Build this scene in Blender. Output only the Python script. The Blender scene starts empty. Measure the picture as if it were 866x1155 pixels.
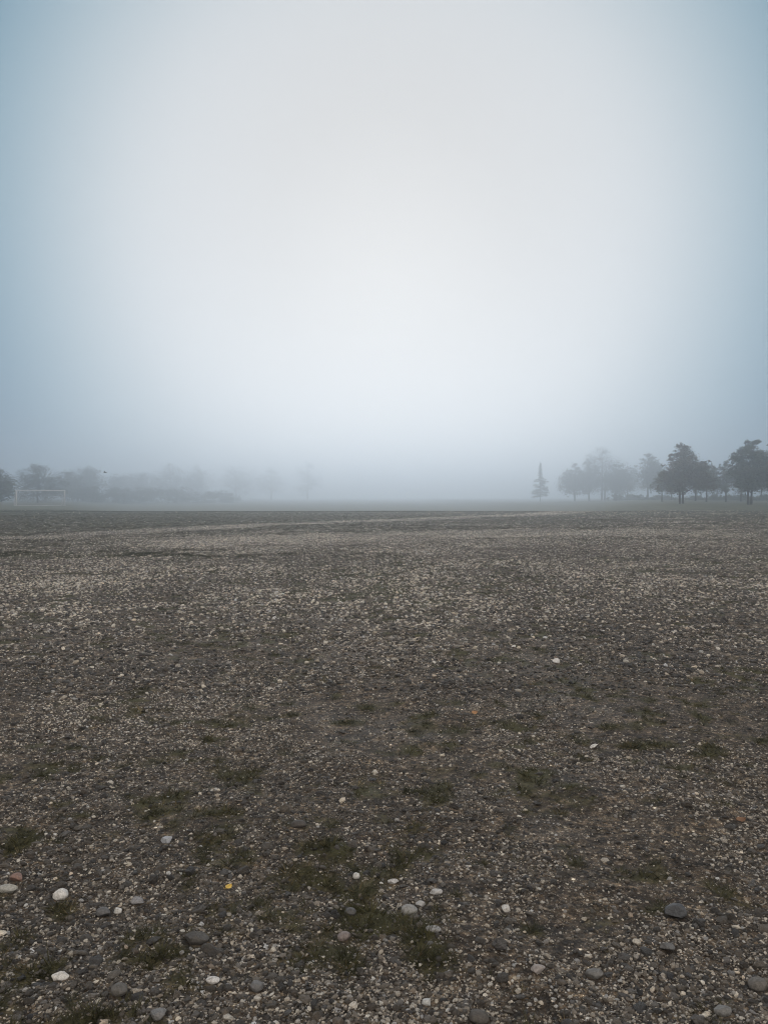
import bpy, bmesh, math, random
import numpy as np
from mathutils import Vector, Matrix, noise as mnoise

# ------------------------------------------------------------------ scene, camera, sky, sun
sc = bpy.context.scene
C = bpy.context.collection
FPX, CX, HY = 906.0, 433.0, 560.0          # focal length in px, image centre, horizon row of the 866x1155 photo
CAM_H = 1.5
cam = bpy.data.cameras.new("camera")
cam.sensor_fit = 'VERTICAL'
cam.sensor_height = 24.0
cam.lens = 24.0 * FPX / 1155.0
cam.clip_start, cam.clip_end = 0.05, 5000
camo = bpy.data.objects.new("camera", cam)
C.objects.link(camo)
camo.location = (0, 0, CAM_H)
PITCH = math.atan((577.5 - HY) / FPX)
camo.rotation_euler = (math.pi / 2 - PITCH, 0, 0)
sc.camera = camo

SUN_EL, SUN_AZ = math.radians(17.5), math.radians(0.5)       # azimuth from +Y towards +X
sun_dir = Vector((math.sin(SUN_AZ) * math.cos(SUN_EL), math.cos(SUN_AZ) * math.cos(SUN_EL), math.sin(SUN_EL)))
w = bpy.data.worlds.new("World")
sc.world = w
w.use_nodes = True
nt = w.node_tree
nt.nodes.clear()
out = nt.nodes.new("ShaderNodeOutputWorld")
bg = nt.nodes.new("ShaderNodeBackground")
sky = nt.nodes.new("ShaderNodeTexSky")
sky.sky_type = 'NISHITA'
sky.sun_disc = False
sky.sun_elevation = SUN_EL
sky.sun_rotation = SUN_AZ
sky.dust_density = 2.0
sky.air_density = 1.2
hsv = nt.nodes.new("ShaderNodeHueSaturation")
hsv.inputs["Saturation"].default_value = 0.15
bg.inputs["Strength"].default_value = 0.1
# thick fog sky: bright and colourless where the sun stands behind it, dimmer and bluer away from it
tc = nt.nodes.new("ShaderNodeTexCoord")
dot = nt.nodes.new("ShaderNodeVectorMath"); dot.operation = 'DOT_PRODUCT'
dot.inputs[1].default_value = sun_dir
nrm = nt.nodes.new("ShaderNodeVectorMath"); nrm.operation = 'NORMALIZE'
nt.links.new(tc.outputs["Generated"], nrm.inputs[0])
nt.links.new(nrm.outputs[0], dot.inputs[0])
acos = nt.nodes.new("ShaderNodeMath"); acos.operation = 'ARCCOSINE'
nt.links.new(dot.outputs["Value"], acos.inputs[0])
div = nt.nodes.new("ShaderNodeMath"); div.operation = 'DIVIDE'
div.inputs[1].default_value = math.radians(90)
nt.links.new(acos.outputs[0], div.inputs[0])
ramp = nt.nodes.new("ShaderNodeValToRGB")
ramp.color_ramp.interpolation = 'B_SPLINE'
stops = [(0.0, (5.0, 4.95, 4.9)), (8, (5.3, 5.3, 5.3)), (14, (6.3, 6.45, 6.6)), (19, (5.6, 6.15, 6.5)),
         (25, (2.5, 4.0, 4.9)), (30, (0.45, 1.65, 2.8)), (42, (0.3, 1.2, 2.5)), (60, (5.0, 5.6, 6.2)), (80, (13.4, 11.9, 10.4))]
er = ramp.color_ramp.elements
while len(er) < len(stops):
    er.new(0.5)
for e, (a, c) in zip(er, stops):
    e.position = a / 90.0
for e, (a, c) in zip(er, stops):
    e.color = (c[0] / 20, c[1] / 20, c[2] / 20, 1)
nt.links.new(div.outputs[0], ramp.inputs[0])
scl = nt.nodes.new("ShaderNodeVectorMath"); scl.operation = 'SCALE'
scl.inputs["Scale"].default_value = 20.0
nt.links.new(ramp.outputs[0], scl.inputs[0])
mixs = nt.nodes.new("ShaderNodeMix"); mixs.data_type = 'RGBA'
mixs.inputs[0].default_value = 0.95
nt.links.new(sky.outputs[0], hsv.inputs["Color"])
nt.links.new(hsv.outputs[0], mixs.inputs[6])
nt.links.new(scl.outputs[0], mixs.inputs[7])
nt.links.new(mixs.outputs[2], bg.inputs[0])
nt.links.new(bg.outputs[0], out.inputs[0])

sl = bpy.data.lights.new("sun", 'SUN')
sl.energy = 0.5
sl.angle = math.radians(40)
sl.color = (1.0, 0.95, 0.89)
slo = bpy.data.objects.new("sun", sl)
C.objects.link(slo)
slo.rotation_euler = sun_dir.to_track_quat('Z', 'Y').to_euler()
slo.location = (0, 0, 60)

sc.view_settings.view_transform = 'Standard'
sc.view_settings.look = 'None'
sc.view_settings.gamma = 1.0
sc.view_settings.exposure = 0.0
sc.cycles.use_denoising = True
sc.cycles.volume_bounces = 3
sc.cycles.max_bounces = 6
sc.cycles.pixel_filter_type = 'BLACKMAN_HARRIS'
sc.cycles.filter_width = 1.1
sc.cycles.denoising_prefilter = 'ACCURATE'
sc.cycles.adaptive_threshold = 0.005
sc.cycles.transparent_max_bounces = 8

# ------------------------------------------------------------------ helpers
rng = np.random.default_rng(7)
random.seed(7)

def at(px, py, z=0.0):
    """photo pixel -> point on the level z"""
    ax = (px - CX) / FPX
    ay = (577.5 - py) / FPX
    d = Vector((ax, math.cos(PITCH) + ay * math.sin(PITCH), -math.sin(PITCH) + ay * math.cos(PITCH)))
    t = (z - CAM_H) / d.z
    return Vector((d.x * t, d.y * t, z))

def hash2(ix, iy, seed):
    h = (ix.astype(np.int64) * 374761393 + iy.astype(np.int64) * 668265263 + seed * 1442695041) & 0xFFFFFFFF
    h = ((h ^ (h >> 13)) * 1274126177) & 0xFFFFFFFF
    h = ((h ^ (h >> 16)) * 2246822519) & 0xFFFFFFFF
    return ((h ^ (h >> 15)) & 0xFFFFFF) / float(0xFFFFFF)

def vnoise(x, y, seed=0):
    ix, iy = np.floor(x), np.floor(y)
    fx, fy = x - ix, y - iy
    fx = fx * fx * (3 - 2 * fx); fy = fy * fy * (3 - 2 * fy)
    a = hash2(ix, iy, seed); b = hash2(ix + 1, iy, seed)
    c = hash2(ix, iy + 1, seed); d = hash2(ix + 1, iy + 1, seed)
    return (a + (b - a) * fx) * (1 - fy) + (c + (d - c) * fx) * fy

def fbm(x, y, scale, octv=4, seed=0):
    s, a, t = 0, 1.0, 0
    for k in range(octv):
        ca, sa = math.cos(0.6 * k + seed), math.sin(0.6 * k + seed)
        s = s + a * vnoise((x * ca - y * sa) * scale + 17.3 * k, (x * sa + y * ca) * scale - 9.1 * k, seed + k * 31)
        t += a; a *= 0.5; scale *= 2.03
    return s / t

def sstep(a, b, x):
    t = np.clip((x - a) / (b - a), 0, 1)
    return t * t * (3 - 2 * t)

FIELD_Y = 76.0
def field_edge(x):
    return FIELD_Y + 1.2 * (fbm(x, x * 0, 0.12, 3, 5) - 0.5)

def height(x, y):
    r = np.hypot(x, y)
    h = 0.05 * (fbm(x, y, 0.35, 2, 11) - 0.5) * sstep(2, 8, r) + 0.10 * (fbm(x, y, 0.08, 2, 3) - 0.5) * sstep(6, 25, r)
    near = 1 - sstep(10, 28, r)
    h = h + near * (0.045 * (fbm(x, y, 3.0, 3, 21) - 0.5) + 0.016 * (fbm(x, y, 14.0, 3, 22) - 0.5))
    h = h + 0.05 * sstep(0.55, 0.8, moss(x, y)) * (fbm(x, y, 5.0, 2, 23) - 0.2) * near * 0.5
    # turf of the far field stands a little proud of the gravel
    h = h + 0.02 * sstep(-0.4, 0.5, y - field_edge(x)) * (1 - sstep(8, 20, y - field_edge(x)))
    h = h - 1.2 * sstep(78, 106, y) * sstep(-42, -28, x * 100 / np.maximum(y, 1)) * (1 - sstep(20, 34, x * 100 / np.maximum(y, 1)))
    # slight bank under the trees on the right
    h = h + 0.55 * sstep(18, 40, x) * sstep(88, 110, y) * (0.6 + 0.8 * fbm(x, y, 0.03, 2, 44))
    return h

def seg_dist(x, y, pts):
    best = np.full(np.shape(x), 1e9)
    for (x0, y0), (x1, y1) in zip(pts[:-1], pts[1:]):
        dx, dy = x1 - x0, y1 - y0
        t = np.clip(((x - x0) * dx + (y - y0) * dy) / (dx * dx + dy * dy), 0, 1)
        best = np.minimum(best, np.hypot(x - x0 - t * dx, y - y0 - t * dy))
    return best

TRACK = [(-24, 24), (-13, 29.5), (-6.2, 42.5), (0, 50), (14.8, 71.5), (30, 100)]
TRACK2 = [(-5, 26), (0, 29.5), (5, 32.5), (10, 33)]
def band(x, y):
    """bare gravel bands (1) crossing the mossy ground"""
    wob = 5.0 * (fbm(x, y, 0.22, 4, 61) - 0.5)
    a = 1 - sstep(0.8, 2.2, seg_dist(x, y, TRACK) + wob * 0.5)
    b = 1 - sstep(0.8, 4.2, seg_dist(x, y, TRACK2) + wob)
    return np.clip(np.maximum(a, b), 0, 1)

def moss(x, y):
    """0 bare gravel .. 1 mossy grass"""
    m = 0.36 * fbm(x, y, 1.9, 4, 71) + 0.64 * fbm(x, y, 7.5, 3, 72)
    m = m - 0.004
    m = m + 0.09 * (fbm(x, y, 0.11, 3, 73) - 0.5) * 2
    far = sstep(16, 60, y)
    m = m + 0.19 * far - 0.045 * (1 - sstep(9, 18, y))
    strip = np.exp(-((y - 20.3 - 0.03 * (x + 6)) / 1.2) ** 2) * (1 - sstep(-7, -0.5, x))
    olive = np.exp(-((x - 9) / 4.5) ** 2 - ((y - 17.5) / 3.2) ** 2)
    m = m + 0.05 * far * (1 - sstep(-14, 4, x)) + 0.16 * strip + 0.07 * olive - 0.30 * band(x, y) * sstep(18, 26, y)
    m = m - 0.10 * np.exp(-((x - 7) / 5) ** 2 - ((y - 23) / 3.5) ** 2)
    return m

def new_mat(name):
    m = bpy.data.materials.new(name)
    m.use_nodes = True
    return m, m.node_tree, m.node_tree.nodes["Principled BSDF"]

def N(t, kind, **kw):
    n = t.nodes.new(kind)
    for k, v in kw.items():
        setattr(n, k, v)
    return n

def ramp_node(t, fac, stops, interp='LINEAR'):
    r = t.nodes.new("ShaderNodeValToRGB")
    r.color_ramp.interpolation = interp
    e = r.color_ramp.elements
    while len(e) < len(stops):
        e.new(0.5)
    for el, (p, c) in zip(e, stops):
        el.position = p
    for el, (p, c) in zip(e, stops):
        el.color = (*c, 1) if len(c) == 3 else c
    t.links.new(fac, r.inputs[0])
    return r.outputs[0]

def mixc(t, fac, a, b, mode='MIX'):
    m = t.nodes.new("ShaderNodeMix"); m.data_type = 'RGBA'; m.blend_type = mode
    for i, v in ((0, fac), (6, a), (7, b)):
        if isinstance(v, (int, float)):
            m.inputs[i].default_value = v
        elif isinstance(v, tuple):
            m.inputs[i].default_value = (*v, 1)
        else:
            t.links.new(v, m.inputs[i])
    return m.outputs[2]

def math_n(t, op, a, b=None, c=None, clamp=False):
    m = t.nodes.new("ShaderNodeMath"); m.operation = op; m.use_clamp = clamp
    for i, v in enumerate((a, b, c)):
        if v is None: continue
        if isinstance(v, (int, float)): m.inputs[i].default_value = v
        else: t.links.new(v, m.inputs[i])
    return m.outputs[0]

def tag(o, label=None, cat=None, group=None, kind=None):
    for k, v in (("label", label), ("category", cat), ("group", group), ("kind", kind)):
        if v: o[k] = v
    return o

def mesh_obj(name, verts, faces, mat, parent=None, smooth=False):
    me = bpy.data.meshes.new(name)
    me.from_pydata([tuple(v) for v in verts], [], faces)
    me.validate()
    if smooth:
        me.polygons.foreach_set("use_smooth", [True] * len(me.polygons))
    if mat: me.materials.append(mat)
    o = bpy.data.objects.new(name, me)
    C.objects.link(o)
    if parent: o.parent = parent
    return o

def empty(name, loc, rz=0.0):
    o = bpy.data.objects.new(name, None)
    o.empty_display_size = 0.3
    C.objects.link(o)
    o.location = loc
    o.rotation_euler = (0, 0, rz)
    return o

def tube(verts, faces, pts, rads, sides=6):
    """append a tapered tube through pts"""
    base = len(verts)
    for i, p in enumerate(pts):
        a = pts[max(i - 1, 0)]; b = pts[min(i + 1, len(pts) - 1)]
        t = (Vector(b) - Vector(a)).normalized()
        u = t.orthogonal().normalized() if i == 0 else (u - t * u.dot(t)).normalized()
        v = t.cross(u)
        for k in range(sides):
            an = 2 * math.pi * k / sides
            verts.append(Vector(p) + (u * math.cos(an) + v * math.sin(an)) * rads[i])
    for i in range(len(pts) - 1):
        for k in range(sides):
            a = base + i * sides + k; b = base + i * sides + (k + 1) % sides
            faces.append((a, b, b + sides, a + sides))
    faces.append(tuple(base + k for k in reversed(range(sides))))
    faces.append(tuple(base + (len(pts) - 1) * sides + k for k in range(sides)))

# ------------------------------------------------------------------ materials
def ground_material():
    m, t, p = new_mat("gravelly_soil")
    tc = N(t, "ShaderNodeTexCoord")
    P = tc.outputs["Object"]
    am = N(t, "ShaderNodeAttribute", attribute_name="moss").outputs["Fac"]
    ab = N(t, "ShaderNodeAttribute", attribute_name="band").outputs["Fac"]
    af = N(t, "ShaderNodeAttribute", attribute_name="field").outputs["Fac"]
    def noise(scale, detail=4, rough=0.6):
        n = N(t, "ShaderNodeTexNoise"); n.inputs["Scale"].default_value = scale
        n.inputs["Detail"].default_value = detail; n.inputs["Roughness"].default_value = rough
        t.links.new(P, n.inputs["Vector"]); return n
    def vor(scale, feature='F1'):
        n = N(t, "ShaderNodeTexVoronoi", feature=feature); n.inputs["Scale"].default_value = scale
        t.links.new(P, n.inputs["Vector"]); return n
    n1 = noise(1.1, 5); n2 = noise(22, 6, 0.7); n3 = noise(130, 4, 0.7)
    soil = ramp_node(t, n2.outputs["Fac"], [(0.30, (0.036, 0.028, 0.021)), (0.5, (0.082, 0.066, 0.051)), (0.72, (0.150, 0.125, 0.099))])
    soil = mixc(t, math_n(t, 'MULTIPLY', n1.outputs["Fac"], 0.7), soil, (0.074, 0.061, 0.051))
    soil = mixc(t, 0.55, soil, ramp_node(t, n3.outputs["Fac"], [(0.35, (0.3, 0.3, 0.3)), (0.65, (1, 1, 1))]), 'MULTIPLY')
    # three sizes of grit pressed into the soil
    col = soil
    bumps = None
    for sc_, thr, lo in ((210, 0.50, 0.30), (95, 0.55, 0.30), (46, 0.62, 0.34)):
        v = vor(sc_)
        sep = N(t, "ShaderNodeSeparateColor"); t.links.new(v.outputs["Color"], sep.inputs[0])
        stone = ramp_node(t, sep.outputs[0], [(0.0, (0.05, 0.048, 0.047)), (0.45, (0.11, 0.102, 0.095)), (0.75, (0.17, 0.16, 0.15)), (0.90, (0.30, 0.29, 0.27)), (0.98, (0.55, 0.54, 0.52))])
        pick = math_n(t, 'GREATER_THAN', sep.outputs[1], thr)
        disc = ramp_node(t, v.outputs["Distance"], [(lo, (1, 1, 1)), (lo + 0.09, (0, 0, 0))])
        fac = math_n(t, 'MULTIPLY', pick, disc)
        keep = math_n(t, 'SUBTRACT', 1.0, math_n(t, 'MULTIPLY', ramp_node(t, am, [(0.50, (0, 0, 0)), (0.62, (1, 1, 1))]), 0.8))
        fac = math_n(t, 'MULTIPLY', fac, keep)
        col = mixc(t, fac, col, stone)
        hgt = math_n(t, 'MULTIPLY', fac, 1.0 if sc_ > 100 else 1.8)
        bumps = hgt if bumps is None else math_n(t, 'ADD', bumps, hgt)
    for sc_, a_, b_ in ((34, 0.26, 2.0), (11, 0.36, 1.8), (3.5, 0.58, 1.4)):
        nn = noise(sc_, 3, 0.75)
        col = mixc(t, 1.0, col, ramp_node(t, nn.outputs["Fac"], [(0.36, (a_, a_, a_)), (0.52, (1, 1, 1)), (0.66, (b_, b_, b_ * 0.97))]), 'MULTIPLY')
    # moss and short dead grass
    mfac = math_n(t, 'ADD', am, math_n(t, 'MULTIPLY', math_n(t, 'SUBTRACT', n2.outputs["Fac"], 0.5), 0.35))
    mf = ramp_node(t, mfac, [(0.50, (0, 0, 0)), (0.66, (1, 1, 1))])
    green = ramp_node(t, n3.outputs["Fac"], [(0.3, (0.024, 0.025, 0.009)), (0.55, (0.054, 0.058, 0.020)), (0.75, (0.102, 0.104, 0.036))])
    col = mixc(t, math_n(t, 'MULTIPLY', mf, 0.85), col, green)
    # bare gravel bands, cooler grey
    n4 = noise(9, 6, 0.8)
    grav = ramp_node(t, n4.outputs["Fac"], [(0.35, (0.085, 0.083, 0.088)), (0.6, (0.19, 0.185, 0.19)), (0.75, (0.33, 0.32, 0.32))])
    col = mixc(t, math_n(t, 'MULTIPLY', ab, 0.42), col, grav)
    # far turf
    n5 = noise(0.5, 8, 0.7)
    turf = ramp_node(t, n5.outputs["Fac"], [(0.3, (0.030, 0.034, 0.013)), (0.6, (0.060, 0.066, 0.026)), (0.8, (0.085, 0.075, 0.042))])
    col = mixc(t, af, col, turf)
    col = mixc(t, 1.0, col, (1.16, 1.06, 0.93), 'MULTIPLY')
    t.links.new(col, p.inputs["Base Color"])
    rr = ramp_node(t, n1.outputs["Fac"], [(0.35, (0.62, 0.62, 0.62)), (0.65, (0.9, 0.9, 0.9))])
    t.links.new(rr, p.inputs["Roughness"])
    p.inputs["Specular IOR Level"].default_value = 0.35
    b = N(t, "ShaderNodeBump"); b.inputs["Distance"].default_value = 0.004; b.inputs["Strength"].default_value = 0.9
    t.links.new(math_n(t, 'ADD', bumps, math_n(t, 'MULTIPLY', n3.outputs["Fac"], 1.5)), b.inputs["Height"])
    b2 = N(t, "ShaderNodeBump"); b2.inputs["Distance"].default_value = 0.02; b2.inputs["Strength"].default_value = 0.8
    t.links.new(n2.outputs["Fac"], b2.inputs["Height"]); t.links.new(b.outputs[0], b2.inputs["Normal"])
    t.links.new(b2.outputs[0], p.inputs["Normal"])
    return m

STONE_STOPS = [(0.0, (0.030, 0.029, 0.029)), (0.22, (0.062, 0.058, 0.054)), (0.50, (0.125, 0.114, 0.102)), (0.70, (0.22, 0.203, 0.182)),
               (0.83, (0.40, 0.38, 0.35)), (1.0, (0.80, 0.78, 0.73))]
def stone_material(name, tone=None, tint=(1, 1, 1), rough=0.55):
    """tone None: read per instance"""
    m, t, p = new_mat(name)
    tc = N(t, "ShaderNodeTexCoord")
    n = N(t, "ShaderNodeTexNoise"); n.inputs["Detail"].default_value = 6; n.inputs["Roughness"].default_value = 0.7
    n.inputs["Scale"].default_value = 2.2 if tone is None else 60
    t.links.new(tc.outputs["Object"], n.inputs["Vector"])
    n2 = N(t, "ShaderNodeTexNoise"); n2.inputs["Detail"].default_value = 3
    n2.inputs["Scale"].default_value = 9.0 if tone is None else 260
    t.links.new(tc.outputs["Object"], n2.inputs["Vector"])
    if tone is None:
        a = N(t, "ShaderNodeAttribute", attribute_name="tone", attribute_type='INSTANCER')
        base = ramp_node(t, a.outputs["Fac"], STONE_STOPS)
        b = N(t, "ShaderNodeAttribute", attribute_name="warm", attribute_type='INSTANCER')
        tn = ramp_node(t, b.outputs["Fac"], [(0.0, (0.90, 0.96, 1.06)), (0.3, (1.02, 1, 0.96)), (0.7, (1.08, 1.0, 0.89)), (0.95, (1.13, 0.98, 0.84)), (1.0, (1.25, 0.87, 0.72))])
        base = mixc(t, 1.0, base, tn, 'MULTIPLY')
    else:
        base = mixc(t, 1.0, tuple(min(1, tone * c) for c in tint), (1, 1, 1), 'MULTIPLY')
    spot = ramp_node(t, n.outputs["Fac"], [(0.3, (0.55, 0.55, 0.54)), (0.55, (1, 1, 1)), (0.8, (1.2, 1.2, 1.18))])
    base = mixc(t, 1.0, base, spot, 'MULTIPLY')
    base = mixc(t, 0.5, base, ramp_node(t, n2.outputs["Fac"], [(0.35, (0.5, 0.48, 0.45)), (0.5, (1, 1, 1))]), 'MULTIPLY')
    t.links.new(base, p.inputs["Base Color"])
    p.inputs["Roughness"].default_value = rough
    p.inputs["Specular IOR Level"].default_value = 0.4
    bp = N(t, "ShaderNodeBump"); bp.inputs["Strength"].default_value = 0.5
    bp.inputs["Distance"].default_value = 0.15 if tone is None else 0.003
    t.links.new(n2.outputs["Fac"], bp.inputs["Height"]); t.links.new(bp.outputs[0], p.inputs["Normal"])
    return m

def plain_material(name, col, rough=0.8, var=0.35, scale=8.0, attr=None):
    m, t, p = new_mat(name)
    tc = N(t, "ShaderNodeTexCoord")
    n = N(t, "ShaderNodeTexNoise"); n.inputs["Scale"].default_value = scale; n.inputs["Detail"].default_value = 5
    t.links.new(tc.outputs["Object"], n.inputs["Vector"])
    lo = tuple(c * (1 - var) for c in col); hi = tuple(min(1, c * (1 + var)) for c in col)
    t.links.new(ramp_node(t, n.outputs["Fac"], [(0.3, lo), (0.7, hi)]), p.inputs["Base Color"])
    p.inputs["Roughness"].default_value = rough
    return m

def tuft_material(name):
    m, t, p = new_mat(name)
    a = N(t, "ShaderNodeAttribute", attribute_name="tone", attribute_type='INSTANCER')
    base = ramp_node(t, a.outputs["Fac"], [(0.0, (0.016, 0.017, 0.007)), (0.45, (0.038, 0.038, 0.014)), (0.75, (0.075, 0.068, 0.026)), (0.93, (0.13, 0.10, 0.050)), (1.0, (0.24, 0.19, 0.10))])
    t.links.new(base, p.inputs["Base Color"])
    p.inputs["Roughness"].default_value = 0.6
    p.inputs["Specular IOR Level"].default_value = 0.25
    return m

M_ground = ground_material()
M_gravel = stone_material("gravel_stone")
M_bark = plain_material("bark", (0.055, 0.045, 0.038), 0.9, 0.4, 6)
M_leaf = plain_material("leaves", (0.050, 0.056, 0.024), 0.65, 0.5, 1.2)
M_leaf_brown = plain_material("autumn_leaves", (0.075, 0.058, 0.028), 0.65, 0.5, 1.2)
M_needle = plain_material("needles", (0.028, 0.045, 0.022), 0.65, 0.4, 2.0)
M_white = plain_material("white_painted_metal", (0.66, 0.66, 0.66), 0.4, 0.05, 3)
M_net = plain_material("net_cord", (0.30, 0.30, 0.33), 0.8, 0.1, 3)

# ------------------------------------------------------------------ the ground, one sheet to the horizon
def graded(start, fine, grow, end):
    v = [start]
    while v[-1] < end:
        v.append(v[-1] + max(fine, grow * abs(v[-1])))
    return v
xp = graded(0.0, 0.045, 0.015, 1500.0)
xs = np.array([-v for v in reversed(xp[1:])] + xp)
ys = np.array([-v for v in reversed(graded(2.0, 0.5, 0.12, 1500.0))] + list(np.arange(-1.8, 1.0, 0.2)) + graded(1.0, 0.03, 0.0085, 1500.0))
X, Y = np.meshgrid(xs, ys)
Z = height(X, Y)
nx, ny = len(xs), len(ys)
me = bpy.data.meshes.new("ground")
me.vertices.add(nx * ny)
co = np.stack([X, Y, Z], -1).astype(np.float32).ravel()
me.vertices.foreach_set("co", co)
ii = np.arange(nx * ny).reshape(ny, nx)
quads = np.stack([ii[:-1, :-1], ii[:-1, 1:], ii[1:, 1:], ii[1:, :-1]], -1).reshape(-1, 4)
nf = len(quads)
me.loops.add(nf * 4); me.polygons.add(nf)
me.loops.foreach_set("vertex_index", quads.ravel().astype(np.int32))
me.polygons.foreach_set("loop_start", np.arange(0, nf * 4, 4, dtype=np.int32))
me.polygons.foreach_set("use_smooth", np.ones(nf, dtype=bool))
me.update()
for nm, arr in (("moss", moss(X, Y)), ("band", band(X, Y) * sstep(16, 24, Y)), ("field", sstep(-0.3, 0.4, Y - field_edge(X)))):
    at_ = me.attributes.new(nm, 'FLOAT', 'POINT')
    at_.data.foreach_set("value", arr.astype(np.float32).ravel())
me.materials.append(M_ground)
ground = bpy.data.objects.new("ground", me)
C.objects.link(ground)
tag(ground, "flat brown stony ground with thin moss reaching into the fog", "ground", kind="structure")

# ------------------------------------------------------------------ loose gravel and grass tufts (stuff)
def point_cloud_obj(name, pos, rot, scl_, idx, tone, warm, mat, proto):
    me = bpy.data.meshes.new(name)
    n = len(pos)
    me.vertices.add(n)
    me.vertices.foreach_set("co", pos.astype(np.float32).ravel())
    for nm, arr in (("rot", rot), ("scl", scl_)):
        a = me.attributes.new(nm, 'FLOAT_VECTOR', 'POINT'); a.data.foreach_set("vector", arr.astype(np.float32).ravel())
    for nm, arr in (("tone", tone), ("warm", warm)):
        a = me.attributes.new(nm, 'FLOAT', 'POINT'); a.data.foreach_set("value", arr.astype(np.float32))
    a = me.attributes.new("pick", 'INT', 'POINT'); a.data.foreach_set("value", idx.astype(np.int32))
    me.materials.append(mat)
    o = bpy.data.objects.new(name, me)
    C.objects.link(o)
    ng = bpy.data.node_groups.new(name + "_scatter", 'GeometryNodeTree')
    ng.interface.new_socket("Geometry", in_out='INPUT', socket_type='NodeSocketGeometry')
    ng.interface.new_socket("Geometry", in_out='OUTPUT', socket_type='NodeSocketGeometry')
    gi = ng.nodes.new("NodeGroupInput"); go = ng.nodes.new("NodeGroupOutput")
    join = ng.nodes.new("GeometryNodeJoinGeometry")
    g2i = []
    for k in range(proto['n']):
        g = proto['make'](ng, k)
        sm = ng.nodes.new("GeometryNodeSetMaterial"); sm.inputs["Material"].default_value = mat
        ng.links.new(g, sm.inputs["Geometry"])
        c = ng.nodes.new("GeometryNodeGeometryToInstance")
        ng.links.new(sm.outputs[0], c.inputs[0])
        g2i.append(c)
    for c in reversed(g2i):
        ng.links.new(c.outputs[0], join.inputs[0])
    iop = ng.nodes.new("GeometryNodeInstanceOnPoints")
    iop.inputs["Pick Instance"].default_value = True
    def attr(nm, ty):
        a = ng.nodes.new("GeometryNodeInputNamedAttribute"); a.data_type = ty; a.inputs[0].default_value = nm
        return a.outputs[0]
    e2r = ng.nodes.new("FunctionNodeEulerToRotation")
    ng.links.new(attr("rot", 'FLOAT_VECTOR'), e2r.inputs[0])
    ng.links.new(gi.outputs[0], iop.inputs["Points"])
    ng.links.new(join.outputs[0], iop.inputs["Instance"])
    ng.links.new(attr("pick", 'INT'), iop.inputs["Instance Index"])
    ng.links.new(e2r.outputs[0], iop.inputs["Rotation"])
    ng.links.new(attr("scl", 'FLOAT_VECTOR'), iop.inputs["Scale"])
    ng.links.new(iop.outputs[0], go.inputs[0])
    md = o.modifiers.new("scatter", 'NODES')
    md.node_group = ng
    return o

def rock_proto(ng, k):
    ico = ng.nodes.new("GeometryNodeMeshIcoSphere")
    ico.inputs["Radius"].default_value = 0.5
    ico.inputs["Subdivisions"].default_value = (1, 2, 1, 2, 3)[k % 5]
    pos = ng.nodes.new("GeometryNodeInputPosition")
    add = ng.nodes.new("ShaderNodeVectorMath"); add.operation = 'ADD'
    add.inputs[1].default_value = (k * 3.7, k * 1.9, -k * 2.3)
    ng.links.new(pos.outputs[0], add.inputs[0])
    nz = ng.nodes.new("ShaderNodeTexVoronoi"); nz.feature = 'F1'
    nz.inputs["Scale"].default_value = 1.7 + 0.15 * k
    ng.links.new(add.outputs[0], nz.inputs["Vector"])
    wn = ng.nodes.new("ShaderNodeTexNoise"); wn.inputs["Scale"].default_value = 2.6; wn.inputs["Detail"].default_value = 1.0
    ng.links.new(add.outputs[0], wn.inputs["Vector"])
    mp = ng.nodes.new("ShaderNodeMath"); mp.operation = 'MULTIPLY_ADD'
    mp.inputs[1].default_value = -0.65; mp.inputs[2].default_value = 0.75
    ng.links.new(nz.outputs["Distance"], mp.inputs[0])
    m2 = ng.nodes.new("ShaderNodeMath"); m2.operation = 'MULTIPLY_ADD'
    m2.inputs[1].default_value = 1.1
    ng.links.new(wn.outputs["Fac"], m2.inputs[0]); ng.links.new(mp.outputs[0], m2.inputs[2])
    sc_ = ng.nodes.new("ShaderNodeVectorMath"); sc_.operation = 'SCALE'
    ng.links.new(pos.outputs[0], sc_.inputs[0]); ng.links.new(m2.outputs[0], sc_.inputs["Scale"])
    sp = ng.nodes.new("GeometryNodeSetPosition")
    ng.links.new(ico.outputs["Mesh"], sp.inputs["Geometry"])
    ng.links.new(sc_.outputs[0], sp.inputs["Position"])
    ss = ng.nodes.new("GeometryNodeSetShadeSmooth"); ss.inputs["Shade Smooth"].default_value = (k % 5 == 4)
    ng.links.new(sp.outputs[0], ss.inputs["Geometry"])
    return ss.outputs[0]

def sample_xy(n, y0, y1, p, wide=0.62, side=1.2):
    """areal density ~ y^-p"""
    u = rng.random(n)
    q = 2 - p
    if abs(q) < 1e-3:
        y = y0 * (y1 / y0) ** u
    else:
        y = (y0 ** q + u * (y1 ** q - y0 ** q)) ** (1 / q)
    x = (rng.random(n) * 2 - 1) * (wide * y + side)
    return x, y

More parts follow.
